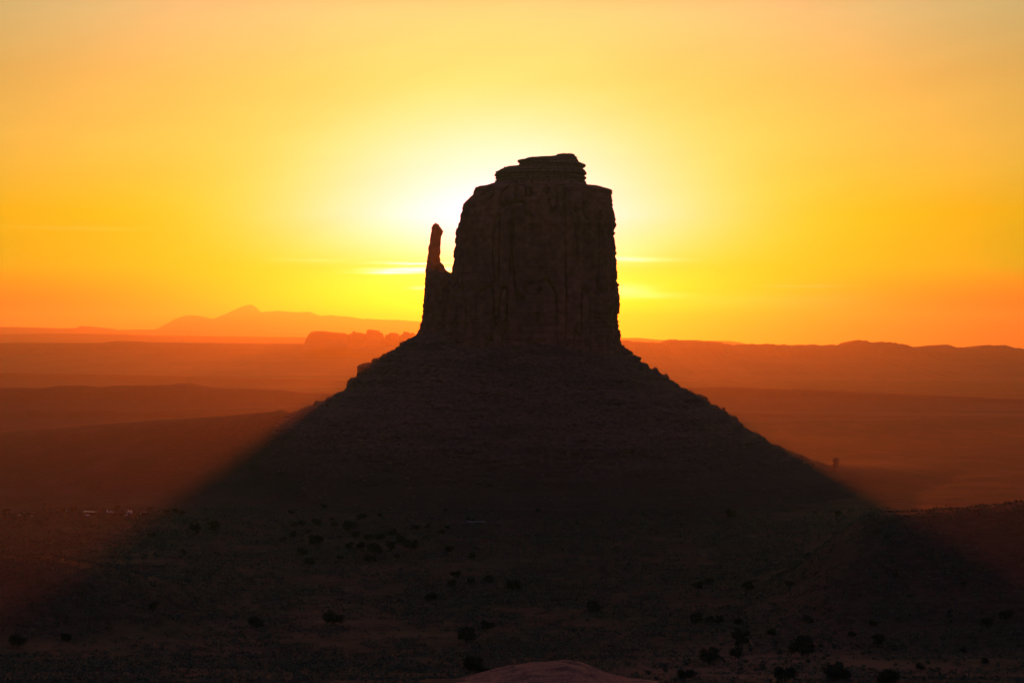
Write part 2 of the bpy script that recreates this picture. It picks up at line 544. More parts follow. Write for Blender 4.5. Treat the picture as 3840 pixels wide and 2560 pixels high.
ridge('mesa', 'long orange escarpment forming the right horizon with low knobs', [(1900, 1268), (2200, 1272), (2320, 1275), (2400, 1280), (2480, 1283), (2495, 1279), (2510, 1276), (2600, 1276), (2680, 1281), (2700, 1284), (2720, 1288), (2800, 1290), (2900, 1292), (3000, 1294), (3040, 1292), (3130, 1292), (3170, 1289), (3200, 1286), (3215, 1279), (3250, 1278), (3262, 1282), (3300, 1284), (3350, 1286),
      (3400, 1293), (3420, 1298), (3490, 1299), (3510, 1295), (3560, 1297), (3580, 1303), (3620, 1302), (3660, 1306), (3680, 1300), (3715, 1296), (3720, 1298), (3770, 1297), (3800, 1303), (3840, 1308), (4000, 1315), (4300, 1310), (4800, 1320)],
      12000, 3200, 600, 1000, rough=1.1, jag=5, sharp=.7, seed=10, steep=.62)
ridge('hills', 'smooth brown ridge sloping down to the right', [(2200, 1462), (2450, 1456), (2590, 1453), (2700, 1450), (2780, 1451), (2850, 1456), (2960, 1459), (3020, 1458), (3100, 1463), (3250, 1470), (3400, 1475), (3600, 1484), (3840, 1495), (4200, 1510), (4800, 1530)], 5800, 600, 250, 700, rough=.6, seed=11)
ridge('hills', 'lower dark rise in the plain on the right', [(2300, 1542), (2600, 1543), (2750, 1545), (2860, 1548), (3000, 1552), (3150, 1551), (3300, 1555), (3500, 1560), (3840, 1562), (4800, 1575)], 4900, 450, 200, 500, rough=.6, seed=12)


def small_butte(label, pts, d, seed):
    """far sandstone block: closed rock lofted from its outline, as deep as it is wide"""
    u0, u1 = pts[0][0], pts[-1][0]
    u = np.linspace(u0, u1, 26)
    v = interp(u, pts) + .8 * fbm(u / 9, seed, 0, 3)
    half = (u1 - u0) / 2 / F * d
    q = (u - (u0 + u1) / 2) / ((u1 - u0) / 2)
    dep = np.maximum(.8 * half * (1 - np.abs(q) ** 4) ** .5, .1 * half)
    x = (u - 1920) / F * d
    z = CAMZ + (HOR - v) / F * d
    vb = 1300
    zb = CAMZ + (HOR - vb) / F * d
    rows = [np.stack([x, d - dep * 1.5, np.full_like(x, zb)], -1), np.stack([x, d - dep, zb + (z - zb) * .45], -1), np.stack([x, d - dep * .85, z - (z - zb) * .06], -1), np.stack([x, d - dep * .6, z], -1),
            np.stack([x, d + dep * .6, z], -1), np.stack([x, d + dep, zb + (z - zb) * .45], -1), np.stack([x, d + dep * 1.5, np.full_like(x, zb)], -1)]
    o = mesh('distant_butte', np.concatenate(rows), grid_faces(len(rows), len(u)), M_HILL)
    return tag(o, label, 'butte', 'row of small rock buttes on the left horizon')


small_butte('rounded long whaleback butte at left of the distant row', [(1140, 1292), (1152, 1272), (1160, 1256), (1168, 1246), (1185, 1241), (1210, 1241), (1240, 1245), (1290, 1249), (1310, 1257), (1330, 1292)], 12300, 1)
small_butte('low stepped butte with a small knob beside the whaleback', [(1300, 1294), (1308, 1254), (1322, 1249), (1325, 1241), (1331, 1242), (1334, 1246), (1350, 1247), (1362, 1250), (1380, 1254), (1392, 1292)], 12370, 2)
small_butte('tallest flat topped block in the distant butte row', [(1366, 1294), (1374, 1250), (1378, 1237), (1390, 1235), (1408, 1238), (1422, 1240), (1424, 1247), (1434, 1248), (1437, 1258), (1450, 1293)], 12230, 3)
small_butte('short square block between the tall butte and talus slope', [(1440, 1294), (1444, 1256), (1456, 1254), (1462, 1249), (1468, 1247), (1486, 1248), (1494, 1252), (1497, 1260), (1508, 1293)], 12330, 4)
small_butte('last notched block of the row touching the talus slope', [(1494, 1294), (1499, 1258), (1506, 1254), (1513, 1252), (1515, 1243), (1526, 1243), (1536, 1249), (1548, 1247), (1556, 1252), (1562, 1268), (1600, 1294)], 12280, 5)

# ------------------------------------------------------------------ the great butte
D0 = 2600.0
K = D0 / F
UC = 2010.0
XC = (UC - 1920) * K
butte = thing('butte', (XC, D0, 0), 'huge dark sandstone butte with a thumb spire rising from its talus cone', 'butte')


def bx(u):
    return (np.asarray(u, float) - UC) * K


def bz(v):
    return CAMZ + (HOR - np.asarray(v, float)) * K


def jag(v, cell, seed):
    """broken edge: steps of uneven height, -1..1"""
    g = np.random.default_rng(seed)
    e = np.cumsum(cell * (.35 + 1.3 * g.random(400)))
    val = g.random(401) * 2 - 1
    return val[np.searchsorted(e, v - v[0])]


def stairs(v, cell, seed, hold=.8):
    """skyline rows bunched so that a slope becomes uneven ledges"""
    g = np.random.default_rng(seed)
    e = np.concatenate([[0], np.cumsum(cell * (.3 + 1.6 * g.random(300) ** 1.5))])
    q = v - v[0]
    i = np.searchsorted(e, q, side='right') - 1
    w = e[i + 1] - e[i]
    t = (q - e[i]) / w
    t = np.where(t < hold, t * .25 / hold, .25 + (t - hold) / (1 - hold) * .75)
    return v[0] + e[i] + t * w


def loft(name, mat, left, right, vtop, vbot, dv, nang, depth, expo, flute, bed, yc=0.0, seed=0, rim=0.0, rag=1.2, edge=(3.0, 13)):
    v = np.arange(vtop, vbot + dv, dv)
    l, r = bx(interp(v, [(b, a) for a, b in left])), bx(interp(v, [(b, a) for a, b in right]))
    dep = depth(v, (r - l) / 2)
    l, r = l + edge[0] * K * jag(v, edge[1], seed * 10), r + edge[0] * K * jag(v, edge[1], seed * 10 + 1)
    z = bz(v)
    cx, a = (l + r) / 2, (r - l) / 2
    b = dep
    ph = np.linspace(0, 2 * math.pi, nang, endpoint=False)
    c, s = np.cos(ph), np.sin(ph)
    ec, es = np.sign(c) * np.abs(c) ** (2 / expo), np.sign(s) * np.abs(s) ** (2 / expo)
    X = cx[:, None] + a[:, None] * ec[None]
    Y = yc + b[:, None] * es[None]
    Zm = np.repeat(z[:, None], nang, 1)
    # vertical joints and alcoves (mostly constant with height) and bedding ledges (constant round the rock)
    n1 = fbm(X / 34 + seed, Y / 34, Zm / 260, 3)
    n2 = 1 - np.abs(vnoise(X / 13 + seed, Y / 13 + 5, Zm / 130)) * 2
    crack = np.clip(n2, 0, 1) ** 7
    n3 = fbm(X / 5, Y / 5 + seed, Zm / 9, 3)
    ledge = fbm(0 * X + seed, X / 120, Zm / 3.2, 2)
    side = np.abs(ec)[None] ** 6
    blk = np.round(fbm(X / 9 + seed, Y / 9, Zm / 6, 2) * 3) / 3
    f = rag * 2.2 * blk * (.3 + .7 * side) + flute * (1.5 * n1 - 2.2 * crack) * (1 - .72 * side) + .3 * n3 * min(flute, 1.5) * (1 + side) + bed(v)[:, None] * ledge
    rad = np.hypot(X - cx[:, None], Y - yc) + 1e-6
    k = np.maximum(1 + f / rad, .3)
    X = cx[:, None] + (X - cx[:, None]) * k
    Y = yc + (Y - yc) * k
    V = np.stack([X, Y, Zm], -1)
    # close the top over a few rings
    top = V[0]
    cen = np.array([cx[0], yc, z[0]])
    rings = [cen + (top - cen) * q + np.stack([0 * c, 0 * c, rim * (1 - q) + (.6 + rim) * 2.2 * np.round(2.5 * fbm(top[:, 0] * q / 9, top[:, 1] * q / 9, seed, 3)) / 2.5 * (1 - q ** 8)], -1) for q in (.02, .25, .5, .75, .92)]
    V = np.concatenate([np.stack(rings), V])
    return mesh(name, V.reshape(-1, 3), grid_faces(len(V), nang, True), mat, butte, smooth=False)


CL = [(1865, 685), (1830, 697), (1791, 708), (1782, 720), (1778, 731), (1765, 745), (1760, 752), (1747, 765), (1740, 790), (1732, 819), (1724, 838), (1719, 852), (1716, 880), (1711, 910), (1707, 939), (1705, 942), (1703, 985), (1701, 1010), (1697, 1040), (1680, 1150), (1665, 1300), (1655, 1340)]
CR = [(2194, 685), (2199, 697), (2214, 703), (2247, 707), (2281, 717), (2288, 724), (2290, 745), (2293, 765), (2300, 800), (2304, 827), (2305, 852), (2300, 868), (2296, 883), (2299, 898), (2302, 911), (2300, 929), (2304, 940), (2307, 951), (2305, 970), (2305, 1010), (2305, 1048), (2311, 1061), (2314, 1090), (2317, 1128), (2318, 1160), (2317, 1173), (2312, 1179), (2313, 1210), (2315, 1245), (2320, 1265), (2330, 1296), (2340, 1340)]
loft('cliff', M_CLIFF, CL, CR, 685, 1340, 2.6, 620, lambda v, a: a * .80 + 2, 3.4, 5.0,
     lambda v: 1.3 * (np.exp(-((v - 715) / 40.0) ** 2)) + .45 + 1.0 * sstep(1170, 1240, v), seed=2)
PL = [(2082, 580), (2078, 586), (2055, 588), (2050, 592), (2012, 593), (1974, 594), (1968, 601), (1949, 602), (1945, 608), (1952, 613), (1944, 618), (1950, 623), (1937, 624), (1933, 629), (1890, 630), (1884, 636), (1872, 640), (1861, 646), (1866, 651), (1857, 655), (1864, 661), (1858, 668), (1863, 674), (1859, 681), (1867, 686), (1830, 700), (1800, 716)]
PR = [(2153, 580), (2154, 584), (2161, 592), (2162, 597), (2171, 600), (2167, 606), (2176, 611), (2183, 616), (2191, 620), (2189, 628), (2183, 634), (2190, 640), (2199, 650), (2195, 657), (2187, 661), (2197, 667), (2196, 674), (2188, 679), (2195, 690), (2215, 704), (2240, 716)]
loft('cap_rock', M_CAP, PL, PR, 580, 716, 1.2, 420, lambda v, a: np.minimum(a * .75 + 6, 60), 2.3, 1.6, lambda v: 2.6 + 0 * v, seed=7, rim=.5, rag=1.4, edge=(3.0, 5))
TL = [(1630, 838), (1624, 841), (1620, 849), (1619, 865), (1617, 878), (1612, 906), (1607, 934), (1606, 955), (1602, 972), (1599, 990), (1597, 1031), (1594, 1060), (1592, 1087), (1590, 1112), (1587, 1138), (1586, 1160), (1584, 1184), (1578, 1209), (1574, 1222), (1569, 1245), (1555, 1262), (1545, 1275), (1530, 1310)]
TR = [(1637, 838), (1645, 841), (1650, 850), (1658, 863), (1659, 878), (1655, 890), (1651, 908), (1650, 945), (1649, 980), (1655, 986), (1665, 994), (1667, 1008), (1675, 1015), (1684, 1020), (1692, 1024), (1730, 1034), (1760, 1060), (1770, 1310)]
loft('thumb_spire', M_CLIFF, TL, TR, 838, 1310, 2.2, 260, lambda v, a: np.minimum(a * .95, 34) + 0, 2.6, 1.3, lambda v: .35 + .9 * sstep(1150, 1230, v), yc=4.0, seed=4, rag=.5, edge=(1.6, 9))

# talus cone: its left and right skylines are the photograph's, front and back follow the same angle of repose
LL = [(1700, 1215), (1600, 1240), (1568, 1256), (1533, 1270), (1500, 1285), (1496, 1296), (1470, 1312), (1440, 1325), (1402, 1341), (1398, 1352), (1370, 1360), (1341, 1365), (1344, 1385), (1340, 1408), (1316, 1413), (1311, 1425), (1306, 1450), (1290, 1462), (1240, 1481), (1228, 1491), (1200, 1503), (1165, 1518), (1130, 1533), (1105, 1542), (1080, 1552), (1045, 1580), (1010, 1640), (960, 1720), (900, 1820), (820, 1960)]
RL = [(2250, 1215), (2300, 1240), (2318, 1262), (2329, 1292), (2345, 1306), (2368, 1317), (2373, 1328), (2398, 1338), (2401, 1352), (2420, 1361), (2440, 1374), (2470, 1390), (2503, 1405), (2510, 1420), (2560, 1450), (2600, 1470), (2637, 1484), (2641, 1497), (2670, 1511), (2700, 1526), (2730, 1545), (2756, 1562), (2762, 1572), (2774, 1580), (2778, 1594), (2830, 1617), (2860, 1634), (2866, 1644), (2900, 1660), (2955, 1686), (2975, 1692), (3000, 1703), (3040, 1722), (3080, 1735), (3130, 1746), (3200, 1762), (3250, 1800), (3300, 1850), (3340, 1960)]
FL = [(60, 1200), (70, 1228), (95, 1262), (128, 1310), (180, 1390), (240, 1490), (300, 1590), (355, 1680), (400, 1745), (440, 1792), (480, 1825), (540, 1960)]
v = np.concatenate([np.arange(1216, 1860, 1.7), np.arange(1860, 1960, 6.0)])
nang = 1000
ph = np.linspace(0, 2 * math.pi, nang, endpoint=False)
c, s = np.cos(ph), np.sin(ph)
l = -bx(interp(stairs(v, 10, 5), [(b, a) for a, b in LL]))
r = bx(interp(stairs(v, 13, 6), [(b, a) for a, b in RL]))
f = interp(v, [(b, a) for a, b in FL])
l0, r0 = -bx(interp(v, [(b, a) for a, b in LL])), bx(interp(v, [(b, a) for a, b in RL]))
sk = np.abs(c[None]) ** 10
a = np.where(c[None] > 0, r0[:, None] + (r - r0)[:, None] * sk, l0[:, None] + (l - l0)[:, None] * sk)
b = np.repeat(f[:, None], nang, 1)
rad = 1 / np.sqrt((c[None] / a) ** 2 + (s[None] / b) ** 2)
z = np.repeat(bz(v)[:, None], nang, 1)
frontness = 1 - np.abs(c)[None] ** 8
X, Yy = c[None] * rad, s[None] * rad
down = np.clip((254 - z) / 120, 0, 1)
gul = -np.abs(fbm(c[None] * 5.0 + 0 * z, s[None] * 5.0, z / 300, 4)) * 26 * down * np.clip((z + 20) / 90, .15, 1)
lump = 7 * fbm(X / 60, Yy / 60, z / 45, 4) * down
fine = 1.3 * fbm(X / 7, Yy / 7, z / 5, 3)
blk = np.round(np.clip(fbm(X / 16, Yy / 16, z / 8, 3), -.1, 1) * 4) / 4 * 7 + np.round(fbm(X / 7, Yy / 7, z / 4, 2) * 2) * 1.2
blk = blk * np.clip((z - 20) / 40, 0, 1)
# hard bands that stand out as small ledges, broken up round the cone
zz = z + 3 * fbm(X / 90, Yy / 90, 0, 3)
band = np.zeros_like(z)
for i, vv in enumerate([1452, 1592, 1628, 1655, 1690, 1722, 1748, 1776, 1800, 1826]):
    h0 = float(bz(vv))
    keep = sstep(-.05, .4, fbm(c[None] * 4 + i * 3.1 + 0 * z, s[None] * 4, i, 4))
    q = (zz - h0)
    band += keep * (4.0 + 2.0 * (i % 3)) * (1 - sstep(0.5, 3.0, q)) * sstep(-16, 0, q)
rad = rad + frontness * (gul + lump + band) + fine * (.35 + .65 * frontness) + blk * (.6 + .4 * frontness)
V = np.stack([c[None] * rad, s[None] * rad, z + .8 * fbm(X / 4, Yy / 4, z / 4, 2)], -1)
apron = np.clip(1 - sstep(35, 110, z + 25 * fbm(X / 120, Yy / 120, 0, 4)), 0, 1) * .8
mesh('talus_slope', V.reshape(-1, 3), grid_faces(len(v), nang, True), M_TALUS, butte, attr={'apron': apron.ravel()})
talus_rad, talus_v = rad, v

# loose blocks scattered over the cone: nobody could count them
ico_v = np.array([(0, 0, 1), (.9, 0, .4), (.28, .85, .4), (-.72, .53, .4), (-.72, -.53, .4), (.28, -.85, .4), (.72, .53, -.4), (-.28, .85, -.4), (-.9, 0, -.4), (-.28, -.85, -.4), (.72, -.53, -.4), (0, 0, -1)])
ico_f = np.array([(0, 1, 2), (0, 2, 3), (0, 3, 4), (0, 4, 5), (0, 5, 1), (1, 6, 2), (2, 7, 3), (3, 8, 4), (4, 9, 5), (5, 10, 1), (6, 7, 2), (7, 8, 3), (8, 9, 4), (9, 10, 5), (10, 6, 1), (11, 7, 6), (11, 8, 7), (11, 9, 8), (11, 10, 9), (11, 6, 10)])
VV, FF, n = [], [], 0
while n < 2600:
    i, j = rng.integers(10, 370), rng.integers(0, nang)
    if s[j] > .35:
        continue
    sz = 0.5 + 1.6 * rng.random() ** 4 + (2.6 if rng.random() < .012 else 0)
    p = np.array([c[j] * talus_rad[i, j], s[j] * talus_rad[i, j], bz(talus_v[i]) + .25 * sz])
    q = ico_v * sz * np.array([1 + .5 * rng.random(), 1 + .5 * rng.random(), .6 + .4 * rng.random()]) * (1 + .3 * (rng.random((12, 1)) - .5))
    t = rng.random() * 6.28
    q = np.stack([q[:, 0] * math.cos(t) - q[:, 1] * math.sin(t), q[:, 0] * math.sin(t) + q[:, 1] * math.cos(t), q[:, 2]], -1)
    VV.append(q + p + np.array([XC, D0, 0]))
    FF.append(ico_f + 12 * n)
    n += 1
o = mesh('scree', np.concatenate(VV), np.concatenate(FF), M_ROCK)
tag(o, 'loose fallen blocks strewn over the talus cone', 'scree', kind='stuff')

# the lone knob of rock at the right foot of the cone
d = 2560.0
x0, z0 = (3134 - 1920) / F * d, CAMZ + (HOR - 1752) / F * d
zs = np.linspace(-6, 15.2, 26)
hw = interp(zs, [(-6, 7), (0, 4.6), (5, 3.9), (8, 4.0), (9.5, 5.2), (12, 5.6), (14, 4.6), (15.2, 2.6)])
ph2 = np.linspace(0, 2 * math.pi, 28, endpoint=False)
cx = interp(zs, [(-6, -1), (5, -.5), (9, 0.6), (15, .7)])
P, Zg = np.meshgrid(ph2, zs)
rr2 = hw[:, None] * (1 + .16 * fbm(np.cos(P) * 2, np.sin(P) * 2, Zg / 3, 3))
V = np.stack([x0 + cx[:, None] + np.cos(P) * rr2, d + np.sin(P) * rr2 * .9, z0 + Zg], -1).reshape(-1, 3)
V = np.concatenate([V, [[x0 + .7, d, z0 + 15.8]]])
k = len(zs) * 28 - 28
faces = [tuple(q) for q in grid_faces(len(zs), 28, True)] + [(k + i, k + (i + 1) % 28, len(V) - 1) for i in range(28)]
tag(mesh('balanced_rock', V, faces, M_ROCK), 'lone knobbed rock pillar at the right foot of the talus', 'rock')

# ------------------------------------------------------------------ sand dune and plants in the foreground
cr = [(1640, 2580), (1700, 2566), (1772, 2538), (1860, 2515), (1930, 2499), (1993, 2486), (2054, 2488), (2120, 2479), (2175, 2489), (2225, 2510), (2308, 2537), (2374, 2556), (2440, 2572), (2520, 2590)]
DD = 560.0
ux = np.linspace(1640, 2520, 180)
zc = CAMZ + (HOR - interp(ux, cr)) / F * DD
fy = np.concatenate([np.linspace(-90, 0, 60), np.linspace(0, 26, 24)[1:]])
xx = (ux - 1920) / F * DD
GX, GF = np.meshgrid(xx, fy)
bend = 8 * fbm(GX / 25, 0 * GX, 2.5, 2)
GY = DD + GF + bend
gz0 = ground_z(GX, GY) - .6
w = np.where(GF < 0, sstep(-90, -2, GF) ** .8, 1 - sstep(2, 26, GF))
w = w * sstep(1640, 1760, ux)[None] * (1 - sstep(2400, 2520, ux)[None])
GZ = gz0 + w * np.maximum(zc[None] - gz0, 0.7) + .25 * w * fbm(GX / 9, GY / 5, 1, 4) + w * 1.1 * np.round(2 * fbm(GX / 16, GY / 11, 5, 3)) / 2 + .05 * w * np.sin(GY * 3.1 + 3 * fbm(GX / 6, GY / 6, 0, 2))
tag(mesh('sand_dune', np.stack([GX, GY, GZ], -1).reshape(-1, 3), grid_faces(len(fy), len(ux)), M_DUNE, smooth=True), 'smooth bare mound of pale red sand at the bottom centre', 'dune', kind='structure')


def leaf_cloud(n, rx, rz, zc, leaf, seed, clumps=9, flat=.75, spread=.78, ball=(.2, .38)):
    """leaf-sized triangles gathered in clumps through the crown's volume"""
    g = np.random.default_rng(seed)
    th = g.random(clumps) * 6.283
    cc = np.stack([np.cos(th) * g.random(clumps) ** .5 * rx * spread, np.sin(th) * g.random(clumps) ** .5 * rx * spread, zc + (g.random(clumps) - .45) * rz * 1.15], -1)
    cr_ = (ball[0] + ball[1] * g.random(clumps)) * rx
    k = g.integers(0, clumps, n)
    dirs = g.normal(size=(n, 3))
    dirs /= np.linalg.norm(dirs, axis=1)[:, None]
    p = cc[k] + dirs * (cr_[k] * g.random(n) ** .4)[:, None] * np.array([1, 1, flat])
    p[:, 2] = np.maximum(p[:, 2], .08 * rz)
    a = g.normal(size=(n, 3)) * leaf
    b = g.normal(size=(n, 3)) * leaf
    V = np.stack([p - a * .5, p + a * .5 + b * .3, p + b * .9], 1).reshape(-1, 3)
    return V, np.arange(3 * n).reshape(-1, 3)


def trunk_mesh(h, r, seed, limbs=4):
    g = np.random.default_rng(seed)
    V, Fc = [], []

    def tube(p0, p1, r0, r1):
        p0, p1 = np.array(p0), np.array(p1)
        ax = p1 - p0
        ax = ax / np.linalg.norm(ax)
        s1 = np.cross(ax, [.3, .9, .1])
        s1 /= np.linalg.norm(s1)
        s2 = np.cross(ax, s1)
        b0 = len(V)
        for p, q in ((p0, r0), ((p0 + p1) / 2 + g.normal(size=3) * r0 * .4, (r0 + r1) / 2), (p1, r1)):
            for i in range(6):
                t = i * math.pi / 3
                V.append(p + q * (math.cos(t) * s1 + math.sin(t) * s2))
        for k in range(2):
            for i in range(6):
                Fc.append((b0 + 6 * k + i, b0 + 6 * k + (i + 1) % 6, b0 + 6 * k + 6 + (i + 1) % 6, b0 + 6 * k + 6 + i))
    fork = np.array([.1 * h * (g.random() - .5), .1 * h * (g.random() - .5), h * .4])
    tube((0, 0, -.3), fork, r, r * .75)
    for i in range(limbs):
        t = i * 6.283 / limbs + g.random()
        tube(fork, fork + np.array([math.cos(t) * h * .4, math.sin(t) * h * .4, h * (.3 + .3 * g.random())]), r * .6, r * .2)
    return np.array(V), Fc


JUN = []          # unit junipers: about 1 m wide, trunk and crown
for i in range(7):
    hh = [.62, .78, .9, .55, .7, 1.05, .66][i]
    V, Fc = leaf_cloud(2600, .5, hh * .5, hh * .52, .05, 100 + i, clumps=10 + i)
    tv, tf_ = trunk_mesh(hh * .8, .045, 50 + i)
    JUN.append((V, Fc, tv, tf_))
proto = {}


def juniper(u, v, w, label, group=None, kind=None, rnd=random):
    i = rnd.randrange(7) if kind is None else kind
    x, y, z = hit(u, v)
    sc = w / F * y
    if i not in proto:
        V, Fc, tv, tf_ = JUN[i]
        t = thing('juniper', (x, y, z), label, 'tree', group)
        mesh('crown', V, Fc, M_JUNIPER, t)
        mesh('trunk', tv, tf_, M_BARK, t)
        proto[i] = t
    else:
        t = copy_tree(proto[i])
        t.location = (x, y, z)
        for k_ in ('label', 'group'):
            if k_ in t.keys():
                del t[k_]
        tag(t, label, 'tree', group)
    t.scale = (sc, sc, sc * (.85 + .3 * rnd.random()))
    t.rotation_euler = (0, 0, rnd.random() * 6.283)
    return t


# (u, v of the foot, width in photo pixels, label) : the ones that can be told apart
big = [
    (1776, 2528, 76, 'broad dark juniper standing against the left flank of the sand dune'),
    (1820, 2528, 46, 'narrower juniper pressed against the right side of the broad one by the dune'),
    (1750, 2410, 68, 'round juniper standing alone above the left end of the sand dune'),
    (1827, 2364, 58, 'round juniper uphill of the lone one above the dune, with clear ground around'),
    (1932, 2208, 62, 'widest juniper of the loose row in the middle distance at centre'),
    (1828, 2182, 40, 'upright pointed juniper next to the widest one in the middle row'),
    (1766, 2190, 32, 'small juniper between the pointed one and the left end of the middle row'),
    (1694, 2196, 36, 'low dark juniper at the left end of the middle row'),
    (1710, 2166, 44, 'faint juniper just behind the left end of the middle row'),
    (1619, 2255, 46, 'dense blocky juniper below the left end of the middle row'),
    (1248, 2342, 74, 'sprawling juniper on the bare pink sand patch at left centre'),
    (2573, 2552, 72, 'rounded juniper at the bottom edge just right of the sand dune'),
    (2946, 2558, 90, 'dome shaped juniper at the bottom edge right of centre'),
    (3150, 2552, 106, 'largest spreading juniper on the sandy ground at lower right'),
    (3330, 2562, 92, 'big square juniper cut by the bottom edge at far lower right'),
    (3007, 2462, 96, 'wide loose juniper on the sandy rise above the dome shaped one'),
    (2660, 2488, 80, 'ragged juniper on the sand right of the dune'),
    (2783, 2434, 74, 'low wide juniper at the upper edge of the sandy patch'),
    (2762, 2468, 50, 'small round juniper in the middle of the sandy patch'),
    (3291, 2428, 56, 'solitary juniper in the scrub above the far lower right corner'),
    (3614, 2446, 24, 'thin upright juniper in the scrub at the far right'),
    (3028, 2338, 42, 'single juniper in the dark scrub right of the cluster of three'),
    (2660, 2190, 44, 'upright juniper of a pair in the right middle distance'),
    (2614, 2210, 44, 'squat juniper of a pair in the right middle distance'),
    (572, 2284, 40, 'solitary round juniper in the dark ground left of centre'),
    (64, 2424, 64, 'squat juniper near the bottom left corner'),
    (246, 2400, 42, 'feathery bush-like juniper beside the squat one at bottom left'),
    (962, 2350, 62, 'dark juniper half lost in shade left of the pink sand patch'),
    (796, 2000, 48, 'wide juniper alone on the plain below the left slope'),
    (735, 2004, 44, 'low juniper just left of the wide one on the plain'),
    (1425, 1938, 22, 'tall narrow tree at the head of the central juniper scatter'),
    (1353, 1948, 42, 'broad low tree beside the tall narrow one on bare ground'),
    (1470, 2008, 50, 'round juniper at the right end of the central scatter'),
    (1310, 1996, 62, 'wide double crowned juniper in the central scatter'),
    (1190, 1972, 40, 'tall juniper at the left of the central scatter'),
    (2227, 2292, 66, 'long dark juniper in the scrub right of the middle row'),
    (3776, 2322, 56, 'juniper near the right edge of the scrub'),
    (1755, 1953, 15, 'left of two small trees behind the long trailer'),
    (1777, 1954, 14, 'right of two small trees behind the long trailer'),
]
for (u, v_, w, lb) in big:
    juniper(u, v_, w, lb)
S1 = 1.809
clump = [(690, 410, 75), (780, 405, 80), (905, 430, 80), (185, 320, 55), (330, 450, 110), (240, 510, 70), (180, 385, 60), (115, 418, 45), (740, 495, 120), (850, 485, 80), (980, 480, 110), (1240, 485, 70), (885, 535, 50), (500, 540, 50),
         (290, 580, 80), (1190, 372, 50), (1010, 335, 50), (440, 275, 45), (240, 310, 60), (1395, 535, 60), (700, 560, 90), (280, 362, 45), (490, 400, 40), (600, 405, 55), (460, 320, 50), (640, 470, 60), (560, 460, 60)]
for (x, y, w) in clump:
    juniper(1000 + x / S1, 1800 + y / S1, w / S1, 'one of the dark junipers scattered thickly over the middle ground left of the trailer', 'junipers of the central scatter')
edge = [(390, 195, 40), (170, 232, 45), (835, 180, 35), (1215, 215, 35), (680, 118, 35), (1875, 165, 45), (1275, 160, 30), (1555, 155, 25), (1175, 275, 20), (1090, 330, 40), (1910, 165, 30), (1720, 175, 40), (1530, 218, 25), (2110, 305, 30), (1840, 220, 40), (1225, 330, 40)]
for (x, y, w) in edge:
    juniper(1000 + x / S1, 1800 + y / S1, w / S1, 'small faint juniper dotted along the foot of the great butte', 'junipers along the foot of the butte')
home = [(500, 208, 45), (1010, 205, 35), (1130, 225, 50), (1190, 220, 45), (1240, 235, 40), (430, 215, 30), (300, 165, 20), (790, 205, 40), (1030, 395, 60), (1240, 500, 40), (40, 215, 30)]
for (x, y, w) in home:
    juniper(x / S1, 1800 + y / S1, w / S1, 'small dark tree growing about the homestead on the left plain', 'trees round the homestead')
right = [(130, 968, 100), (220, 968, 70), (290, 978, 70), (420, 980, 60), (260, 1220, 60), (1480, 655, 50), (1945, 712, 40), (935, 225, 25), (370, 265, 80), (1085, 252, 50), (475, 748, 80), (2100, 985, 90), (1855, 900, 40), (760, 720, 60), (1190, 1060, 60), (1330, 990, 60), (2090, 1240, 60), (1650, 1290, 60), (640, 1060, 60)]
for (x, y, w) in right:
    juniper(2540 + x / S1, 1800 + y / S1, w / S1, 'dark juniper hardly showing in the shaded scrub on the right', 'junipers in the right hand scrub')

# separate sagebrush bushes on the sandy ground at lower right
SAGE = []
for i in range(5):
    V, Fc = leaf_cloud(520, .5, .26, .22, .08, 300 + i, clumps=12, spread=.5, ball=(.48, .25))
    SAGE.append((V, Fc))
sproto = {}
spots = []
g2 = np.random.default_rng(21)
while len(spots) < 120:
    u, v_ = 2380 + 1250 * g2.random(), 2395 + 165 * g2.random()
    if v_ < 2395 + max(0, (2750 - u)) * .25:
        continue
    spots.append((u, v_, 9 + 20 * g2.random() ** 2))
for k, (u, v_, w) in enumerate(spots):
    x, y, z = hit(u, v_)
    i = k % 5
    if i not in sproto:
        o = mesh('sagebrush', SAGE[i][0], SAGE[i][1], M_SAGE)
        sproto[i] = o
    else:
        o = sproto[i].copy()
        COL.objects.link(o)
    sc = w / F * y
    o.location = (x, y, z - .05)
    o.scale = (sc, sc, sc * (.8 + .5 * random.random()))
    o.rotation_euler = (0, 0, random.random() * 6.283)
    tag(o, 'low grey green sagebrush bush on the sandy ground at lower right', 'bush', 'sagebrush on the sandy ground')

# the rest of the scrub is ground cover
VV, FF, nv = [], [], 0
n = 165000
dl = np.geomspace(480, 2450, 400)
vl = HOR + (CAMZ - interp(dl, BASE_D)) / dl * F
dd_ = np.interp(-(1905 + 700 * g2.random(n)), -vl, dl) * (1 + .03 * (g2.random(n) - .5))
tt = (g2.random(n) - .5) * .72
xs, ys = tt * dd_, dd_
den = fbm(xs / 55, ys / 75, 6.6, 4) + .5 * fbm(xs / 14, ys / 18, 1.1, 2)
sm = sand_mask(xs, ys)
keep = (den + .26 > .45 * (g2.random(n) - .5)) & (g2.random(n) > sm * .85)
